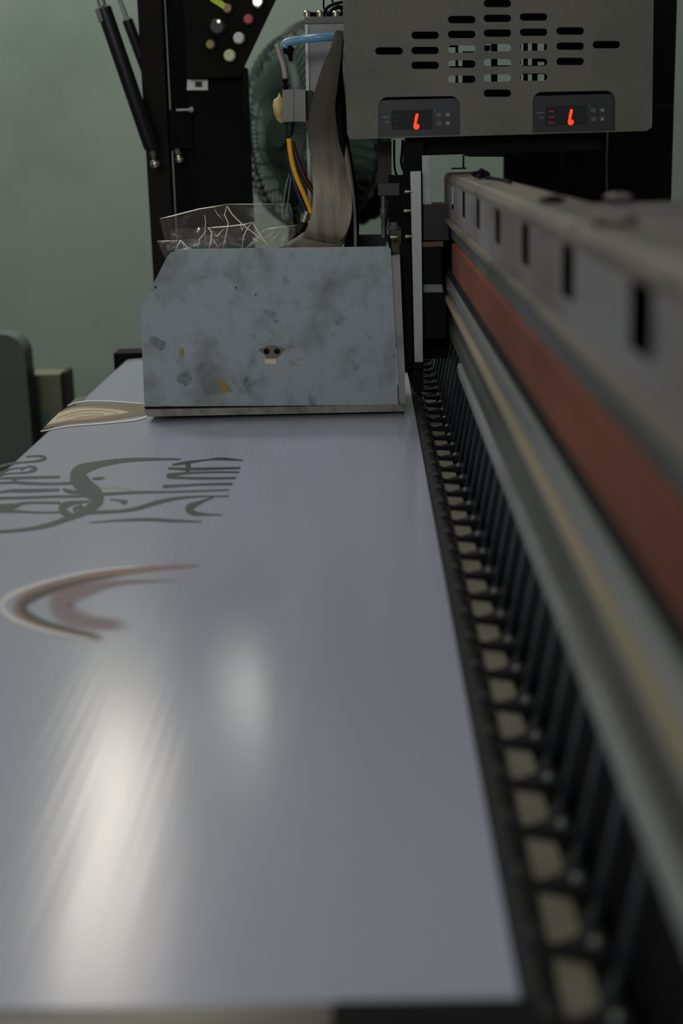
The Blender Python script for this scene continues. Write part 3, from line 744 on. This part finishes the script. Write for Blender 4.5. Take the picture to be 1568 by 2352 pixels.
# ================================================================= PLASTIC FILM
pm = bpy.data.materials.new('clear_plastic_film'); pm.use_nodes = True; nt = pm.node_tree; N = nt.nodes
for n_ in list(N): 
    if n_.type != 'OUTPUT_MATERIAL': N.remove(n_)
out = [n_ for n_ in N if n_.type == 'OUTPUT_MATERIAL'][0]
tr = N.new('ShaderNodeBsdfTransparent'); gl = N.new('ShaderNodeBsdfGlossy'); gl.inputs['Roughness'].default_value = .22
df = N.new('ShaderNodeBsdfDiffuse'); df.inputs['Color'].default_value = (.55,.5,.42,1)
m1 = N.new('ShaderNodeMixShader'); m1.inputs[0].default_value = .10
m2 = N.new('ShaderNodeMixShader'); lw = N.new('ShaderNodeLayerWeight'); lw.inputs[0].default_value = .25
ml = N.new('ShaderNodeMath'); ml.operation = 'MULTIPLY'; ml.inputs[1].default_value = .35
nt.links.new(lw.outputs['Fresnel'], ml.inputs[0])
nt.links.new(tr.outputs[0], m1.inputs[1]); nt.links.new(df.outputs[0], m1.inputs[2])
nt.links.new(m1.outputs[0], m2.inputs[1]); nt.links.new(gl.outputs[0], m2.inputs[2]); nt.links.new(ml.outputs[0], m2.inputs[0]); nt.links.new(m2.outputs[0], out.inputs[0])
crm = mat('film_crease_glint', (255,248,226), .25, 0, 1.0)  # highlights along the film creases, put in as white-coloured tubes
def film(name, top, bot, Yt, Yb, label, seed, creases):
    T = spline([(a,b_,0) for a,b_ in top], 10); B = spline([(a,b_,0) for a,b_ in bot], 10)
    n = min(len(T), len(B)); bm = bmesh.new(); g = []; K = 10
    def pos(u, v):
        a = T[min(int(u*(len(T)-1)), len(T)-1)]; c = B[min(int(u*(len(B)-1)), len(B)-1)]
        q = a+(c-a)*v; Y = Yt+(Yb-Yt)*v
        w_ = noise.noise(Vector((u*5, v*1.5, seed)))*.006 + abs(noise.noise(Vector((u*6+v*2, v*1.5, seed+9))))*.004
        return P(q.x, q.y, Y+w_)
    for i in range(n):
        g.append([bm.verts.new(pos(i/(n-1), k/K)) for k in range(K+1)])
    for a, c in zip(g, g[1:]):
        for k in range(K): bm.faces.new((a[k],a[k+1],c[k+1],c[k]))
    o = link(name, bm, pm); tag(o, label, 'plastic film')
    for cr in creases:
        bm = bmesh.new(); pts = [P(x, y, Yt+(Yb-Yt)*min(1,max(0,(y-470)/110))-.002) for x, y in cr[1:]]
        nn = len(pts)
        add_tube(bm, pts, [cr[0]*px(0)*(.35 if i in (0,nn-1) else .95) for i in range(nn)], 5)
        link('crease_glint', bm, crm, o, True)
    return o
Z_ = 3.733
def c3(w_, *pts): return [w_]+[(340+a/Z_, 440+b_/Z_) for a, b_ in pts]
film('plastic_film', [(366,503),(420,487),(460,480),(525,468),(600,468),(665,468)], [(384,575),(440,576),(500,575),(560,573),(620,572),(680,540)], .10, .075,
     'tallest clear plastic film sheet standing behind in the carriage tray', 1,
     [c3(1.6,(100,232),(200,212),(330,178),(440,150),(560,132),(680,108)), c3(.8,(680,108),(900,108),(1210,104)), c3(1.6,(675,125),(655,200),(688,270),(665,390),(642,492)),
      c3(1.8,(675,122),(720,195),(800,275),(870,330),(960,400),(1055,485)), c3(1.1,(484,200),(494,260),(486,350),(498,440)), c3(1.0,(570,155),(600,200),(645,250)), c3(.7,(1210,104),(1245,220))])
film('plastic_film', [(392,526),(440,524),(475,521),(520,520),(579,510),(620,512)], [(392,575),(440,577),(490,575),(560,574),(610,573),(640,572)], .06, .045,
     'middle crumpled clear plastic film with bright creases in the carriage tray', 4,
     [c3(1.6,(510,312),(600,306),(720,296),(830,282),(892,262)), c3(2.2,(515,312),(545,345),(540,420),(520,500)), c3(1.8,(892,262),(940,340),(1000,430),(1056,488)),
      c3(1.4,(892,262),(850,320),(820,380),(805,480)), c3(1.8,(655,315),(590,385),(560,365)), c3(1.4,(550,400),(580,445),(610,497)), c3(1.4,(500,335),(440,410),(428,500)), c3(2.2,(790,288),(808,332),(822,290)),
      c3(2.0,(895,395),(920,420),(968,440))])
film('plastic_film', [(360,553),(390,552),(415,551),(450,547),(480,541),(520,536)], [(378,592),(400,576),(420,577),(450,577),(490,577),(520,577)], .028, .012,
     'lowest small piece of clear film sticking out at the left corner of the tray', 8,
     [c3(2.0,(232,505),(280,420),(315,455),(355,500)), c3(1.0,(75,425),(180,424),(275,418)), c3(1.6,(290,425),(312,500))])
film('plastic_film', [(600,530),(630,527),(660,520),(680,516)], [(560,574),(600,573),(640,572),(668,570)], .045, .03,
     'flat clear film lying against the folded ribbon cable', 12, [c3(1.2,(980,330),(1100,310),(1280,288))])

# ================================================================= CONTROL COLUMN
KY = .63
col_ = thing('control_column', (P(450,600,KY).x, KY, FL), 'tall black steel control column with coloured buttons, left behind the carriage', 'control column')
def down(x, Y=KY): return P(x, 900, Y).x
def colslab(name, pts, m, dy=0, th=.05, b=.0015):
    """outline whose last two points are dropped to the floor"""
    Y = KY+dy; a = [P(x, y, Y) for x, y in pts]
    a[-1].z = FL; a[-2].z = FL
    bm = bmesh.new(); hull(bm, a, [q+Vector((0,th,0)) for q in a]); bev(bm, b); return link(name, bm, m, col_)
colslab('front_post', [(311,-60),(367,-60),(386,330),(397,640),(349,640)], M['blackm'], 0, .04)
colslab('rear_post', [(376,-60),(432,-60),(440,640),(402,640)], M['soot'], .03, .05)
slab('cross_joint', [(367,252),(440,252),(440,340),(374,340)], KY+.012, .016, M['soot'], col_)
colslab('body', [(426,150),(556,150),(570,640),(440,640)], mat('black_cabinet_paint', (16,15,14), .75, 0, .12), .02, .12)
slab('button_panel', [(418,-60),(668,-60),(631,0),(561,148),(549,178),(430,179)], KY-.002, .018, mat('dark_button_panel', (25,24,21), .75, 0, .12), col_, .001)
def button(x, y, r, m, ring='soot', extra=None):
    c = P(x, y, KY-.002); u = px(KY)
    h = rod('button', c, c+Vector((0,-.012,0)), [(0,r*1.3*u),(.3,r*1.3*u),(.35,r*u),(.85,r*u),(1,r*.85*u)], M[m], col_, 20)
    rod('button_ring', c+Vector((0,0,-.0)), c+Vector((0,-.004,0)), [(0,r*1.45*u),(.8,r*1.45*u),(1,r*1.3*u)], M[ring], h, 20)
    return h
button(523,20,10,'brass'); button(592,5,11,'chrome'); button(571,45,10,'pink'); button(549,88,11.5,'white'); button(484,103,10,'brass'); button(528,128,12,'cyel')
h = button(500,62,16,'blackp'); c = P(502,49,KY-.018); rod('white_dot', c+Vector((0,.006,0)), c, [(0,.003),(1,.0025)], M['chrome'], h, 10)
slab('yellow_tag', [(485,-6),(510,2),(519,10),(513,21),(483,2)], KY-.016, .004, M['lime'], col_, .0005)
slab('sticker', [(430,183),(477,183),(477,207),(429,207)], KY+.017, .003, M['white'], col_, .0003)
slab('sticker_print', rect(448,187,464,200), KY+.016, .001, M['black'], col_, 0)
a = P(405,253,KY-.004); c = P(444,252,KY-.004); rod('latch_pin', a, c, [(0,.002),(.75,.002),(.78,.0045),(1,.004)], M['alu'], col_, 12)
for x, y in ((356,378),(412,368)):
    pass
def strut(name, a, b_, x, y, Y, label, ball):
    A = P(*a, Y); B = P(*b_, Y)
    t = thing('gas_strut', B, label, 'gas strut', 'gas struts of the lid')
    u = px(Y); d = (B-A)
    rod('cylinder', A, B, [(0,x*.6*u),(.015,x*u),(.97,x*u),(1,x*.7*u)], M['blackp'], t, 24)
    rod('piston_rod', A-d*.35, A+d*.01, [(0,y*u),(1,y*u)], M['alu'], t, 14)
    if ball:
        C_ = P(*ball, Y); D_ = B
        rod('end_rod', D_-d*.02, C_, [(0,7*u),(.5,7*u),(.6,4*u),(1,4*u)], M['alu_d'], t, 12)
        bm = bmesh.new(); bmesh.ops.create_uvsphere(bm, u_segments=20, v_segments=12, radius=11*u, matrix=Matrix.Translation(C_))
        link('ball_joint', bm, M['chrome'], t, True)
        rod('stud', C_, C_+Vector((0,.0398,0)), [(0,4*u),(1,4*u)], M['alu_d'], t, 12)
    return t
s1 = strut('gas_strut', (236,14), (350,346), 17, 9, KY-.04, 'thick black gas strut left of the column, ending in a chrome ball', (356,376))
slab('strut_label', [(217,22),(227,19),(237,48),(227,52)], KY-.0545, .001, M['alu_d'], s1, 0)
s2 = strut('gas_strut', (291,42), (404,345), 12, 5, KY+.125, 'thinner gas strut passing behind the front post with silver rod', None)
c = P(412,366,KY-.01)
tb = thing('ball_stud', c, 'chrome ball stud on the rear post beside the strut end', 'ball stud')
bm = bmesh.new(); bmesh.ops.create_uvsphere(bm, u_segments=20, v_segments=12, radius=10*px(KY), matrix=Matrix.Translation(c)); link('ball', bm, M['chrome'], tb, True)
rod('stud', c, P(406,342,KY-.01), [(0,.004),(1,.0045)], M['alu_d'], tb, 12)
rod('stud', c, c+Vector((0,.045,0)), [(0,.004),(1,.004)], M['alu_d'], tb, 12)

# right end cabinet behind the beam
RY = .42
rc = thing('end_cabinet', (P(1350,500,RY).x, RY, FL), 'big black end cabinet of the printer behind cover and beam on the right', 'cabinet')
a = [P(1158,330,RY), P(1545,320,RY)]
box('cabinet_body', a[0].x, a[1].x, RY, RY+.02, FL, P(1300,250,RY).z, M['soot'], rc, .003)
box('upper_column', P(1440,0,RY).x, a[1].x, RY, RY+.02, P(1300,250,RY).z+.0004, .75, M['soot'], rc, .003)
c = P(1366,328,RY-.035); 
rod('chrome_stud', P(1374,305,RY-.02), c, [(0,.0055),(.75,.0055),(.8,.008),(1,.006)], M['chrome'], rc, 14)
rod('chrome_stud', P(1281,308,RY-.02), P(1274,326,RY-.02), [(0,.002),(1,.002)], M['alu_d'], rc, 8)
tube('thin_cord', [P(1395,300,RY-.01), P(1393,380,RY-.01), P(1394,560,RY-.01)], .0011, M['alu_d'], rc)
box('edge_seam', P(1290,400,RY).x, P(1292,400,RY).x, RY-.001, RY+.001, FL, P(1300,260,RY).z, M['black'], rc, 0)

# ================================================================= FAN
FY_ = 1.5
fc = P(716, 300, FY_); R_ = 232*px(FY_); 
fan = thing('pedestal_fan', (fc.x, fc.y, FL), 'blurred grey green pedestal fan with a wire cage behind the tubes', 'fan')
rotf = Matrix.Rotation(math.radians(-50), 4, 'Z')
def fp_(x, y, z): return fc + (rotf @ Vector((x, y, z)))
def cage(sgn, dep, wires, nm):
    bm = bmesh.new()
    for k in range(wires):
        a = 2*math.pi*k/wires; pts = []
        for j in range(8):
            r = .12+.88*j/7; bul = dep*math.sqrt(max(0, 1-r**3.2))
            aa = a+.25*(1-r)
            pts.append(fp_(R_*r*math.cos(aa), sgn*bul, R_*r*math.sin(aa)))
        add_tube(bm, pts, .0026, 5, False)
    for r in (.12,.4,.72,1.0):
        bul = dep*math.sqrt(max(0, 1-r**3.2))
        pts = [fp_(R_*r*math.cos(2*math.pi*q/40), sgn*bul, R_*r*math.sin(2*math.pi*q/40)) for q in range(41)]
        add_tube(bm, pts, .0036 if r == 1.0 else .002, 6, False)
    return link(nm, bm, M['fan'], fan, True)
cage(-1, .085, 64, 'front_cage'); cage(1, .075, 40, 'rear_cage')
bm = bmesh.new()
for k in range(3):
    a0_ = 2*math.pi*k/3
    g = []
    for i in range(9):
        r = R_*(.15+.72*i/8); row = []
        for j in range(7):
            a = a0_+(-.5+j/6)*1.35*(.75+.4*math.sin(i/8*math.pi)); tw = (.5-j/6)*.055
            row.append(bm.verts.new(fp_(r*math.cos(a), tw, r*math.sin(a))))
        g.append(row)
    for a, c in zip(g, g[1:]):
        for j in range(6): bm.faces.new((a[j],a[j+1],c[j+1],c[j]))
o = link('blades', bm, M['fanb'], fan, True); md = o.modifiers.new('s','SOLIDIFY'); md.thickness = .002
rod('front_badge', fp_(0,-.092,0), fp_(0,-.084,0), [(0,.15*R_),(1,.15*R_)], M['fan'], fan, 24)
rod('hub', fp_(0,-.06,0), fp_(0,.03,0), [(0,.02),(.2,.034),(1,.036)], M['fan'], fan, 24)
rod('motor', fp_(0,.08,-.0), fp_(0,.2,-.0), [(0,.05),(.2,.066),(.8,.062),(1,.035)], M['soot'], fan, 24)
mb = P(835, 440, FY_)
lump('motor_casing', mb, .05, M['soot'], fan, (1.0,1,1.35), .45, 5)
pp = P(690, 450, FY_+.05)
rod('stand_pole', (pp.x, pp.y, FL+.03), (pp.x, pp.y, P(690,365,FY_).z), [(0,.016),(.7,.016),(.72,.03),(1,.03)], M['soot'], fan, 18)
box('neck', pp.x, mb.x, pp.y-.02, pp.y+.02, mb.z-.02, mb.z+.02, M['soot'], fan, .006)
rod('stand_base', (pp.x, pp.y, FL), (pp.x, pp.y, FL+.04), [(0,.2),(.5,.2),(1,.05)], M['soot'], fan, 32)

# ================================================================= BLURRED MACHINES AT LEFT
GY = 1.3
A_ = P(-150,772,GY); B_ = P(53,772,GY)
cbn = thing('rounded_cabinet', (A_.x+.1, GY, FL), 'dark grey green appliance with a rounded top corner at far left', 'appliance')
bm = bmesh.new(); ring = [(A_.x, FL), (B_.x, FL)]
rr = .045
for k in range(8):
    a = math.radians(90*k/7); ring.append((B_.x-rr+rr*math.cos(a), A_.z-rr+rr*math.sin(a)))
ring.append((A_.x, A_.z))
hull(bm, [(x, GY, z) for x, z in ring], [(x, GY+.07, z) for x, z in ring]); bev(bm, .008, 3); link('casing', bm, M['mach'], cbn)
box('side_trim', B_.x+.0005, B_.x+.004, GY+.02, GY+.06, FL, A_.z-.08, M['black'], cbn)
a = P(60,862,GY+.10); c = P(150,862,GY+.10)
bx = thing('beige_machine', ((a.x+c.x)/2, GY+.05, FL), 'small dusty beige box machine with black right side beside the rounded appliance', 'machine')
box('front_casing', a.x, c.x-.012, GY+.10, GY+.18, FL, a.z, M['machb'], bx, .012)
box('black_side', c.x-.0118, c.x, GY+.11, GY+.18, FL, a.z+.002, M['black'], bx, .004)
q0 = P(68,948,GY+.097); q1 = P(112,990,GY+.097)
box('blue_label', q0.x, q1.x, GY+.096, GY+.102, q1.z, q0.z, M['teald'], bx, .002)

# ================================================================= LIGHT
def area(name, loc, size, size_y, power, col, target, up=None):
    l = bpy.data.lights.new(name, 'AREA'); l.shape = 'RECTANGLE'; l.size = size; l.size_y = size_y; l.energy = power; l.color = col
    o = bpy.data.objects.new(name, l); COL.objects.link(o); o.location = loc
    d = Vector(target)-Vector(loc); o.rotation_euler = d.to_track_quat('-Z', 'Y').to_euler()
    if up:
        z = -d.normalized(); y = Vector(up); y = (y-z*y.dot(z)).normalized(); x = y.cross(z)
        o.rotation_euler = Matrix((x, y, z)).transposed().to_euler()
    return o
area('ceiling_lamp_rear', (-1.2, 1.6, 2.6), 1.4, .5, 34, (.95,1,.95), (-1.0,2.2,0))
area('ceiling_lamp_front', (-1.1, .35, 2.3), 1.0, .8, 12, (.96,.96,1), (-.3,-.1,0))
area('window_slit', (-.93, 2.9, 1.86), .28, 1.5, 12, (1,.93,.80), (-.2,-.6,0), (-.22,0,1.04))
area('fill_lamp_behind', (-.6, -3.0, 1.15), .9, .5, 15, (.97,.98,1), (.05,.1,.2))  # added unseen fill behind the camera, brightens the faces turned to it
area('streak_lamp_narrow', (-.46, 2.9, 1.22), .03, .62, 2.2, (.95,.97,.85), (-.2,-.6,0))  # unseen lamp, added to lay the narrow streak on the sheet
w = bpy.data.worlds.new('w'); SC.world = w; w.use_nodes = True
w.node_tree.nodes['Background'].inputs[0].default_value = (.62,.64,.66,1); w.node_tree.nodes['Background'].inputs[1].default_value = .44

# ================================================================= CAMERA
cd = bpy.data.cameras.new('camera'); cam = bpy.data.objects.new('camera', cd); COL.objects.link(cam)
cd.sensor_fit = 'VERTICAL'; cd.sensor_height = 36.0; cd.sensor_width = 24.0; cd.lens = 36.0*F/2352
R3 = Matrix(((Xc.x, Xc.y, Xc.z), (Yc.x, Yc.y, Yc.z), (Zc.x, Zc.y, Zc.z)))
cam.matrix_world = Matrix.Translation(CAM) @ R3.to_4x4()
cd.clip_start = .01
cd.dof.use_dof = True; cd.dof.focus_distance = 1.68; cd.dof.aperture_fstop = 4.8
SC.camera = cam
SC.view_settings.view_transform = 'Standard'; SC.view_settings.look = 'None'; SC.view_settings.exposure = 0; SC.view_settings.gamma = 1
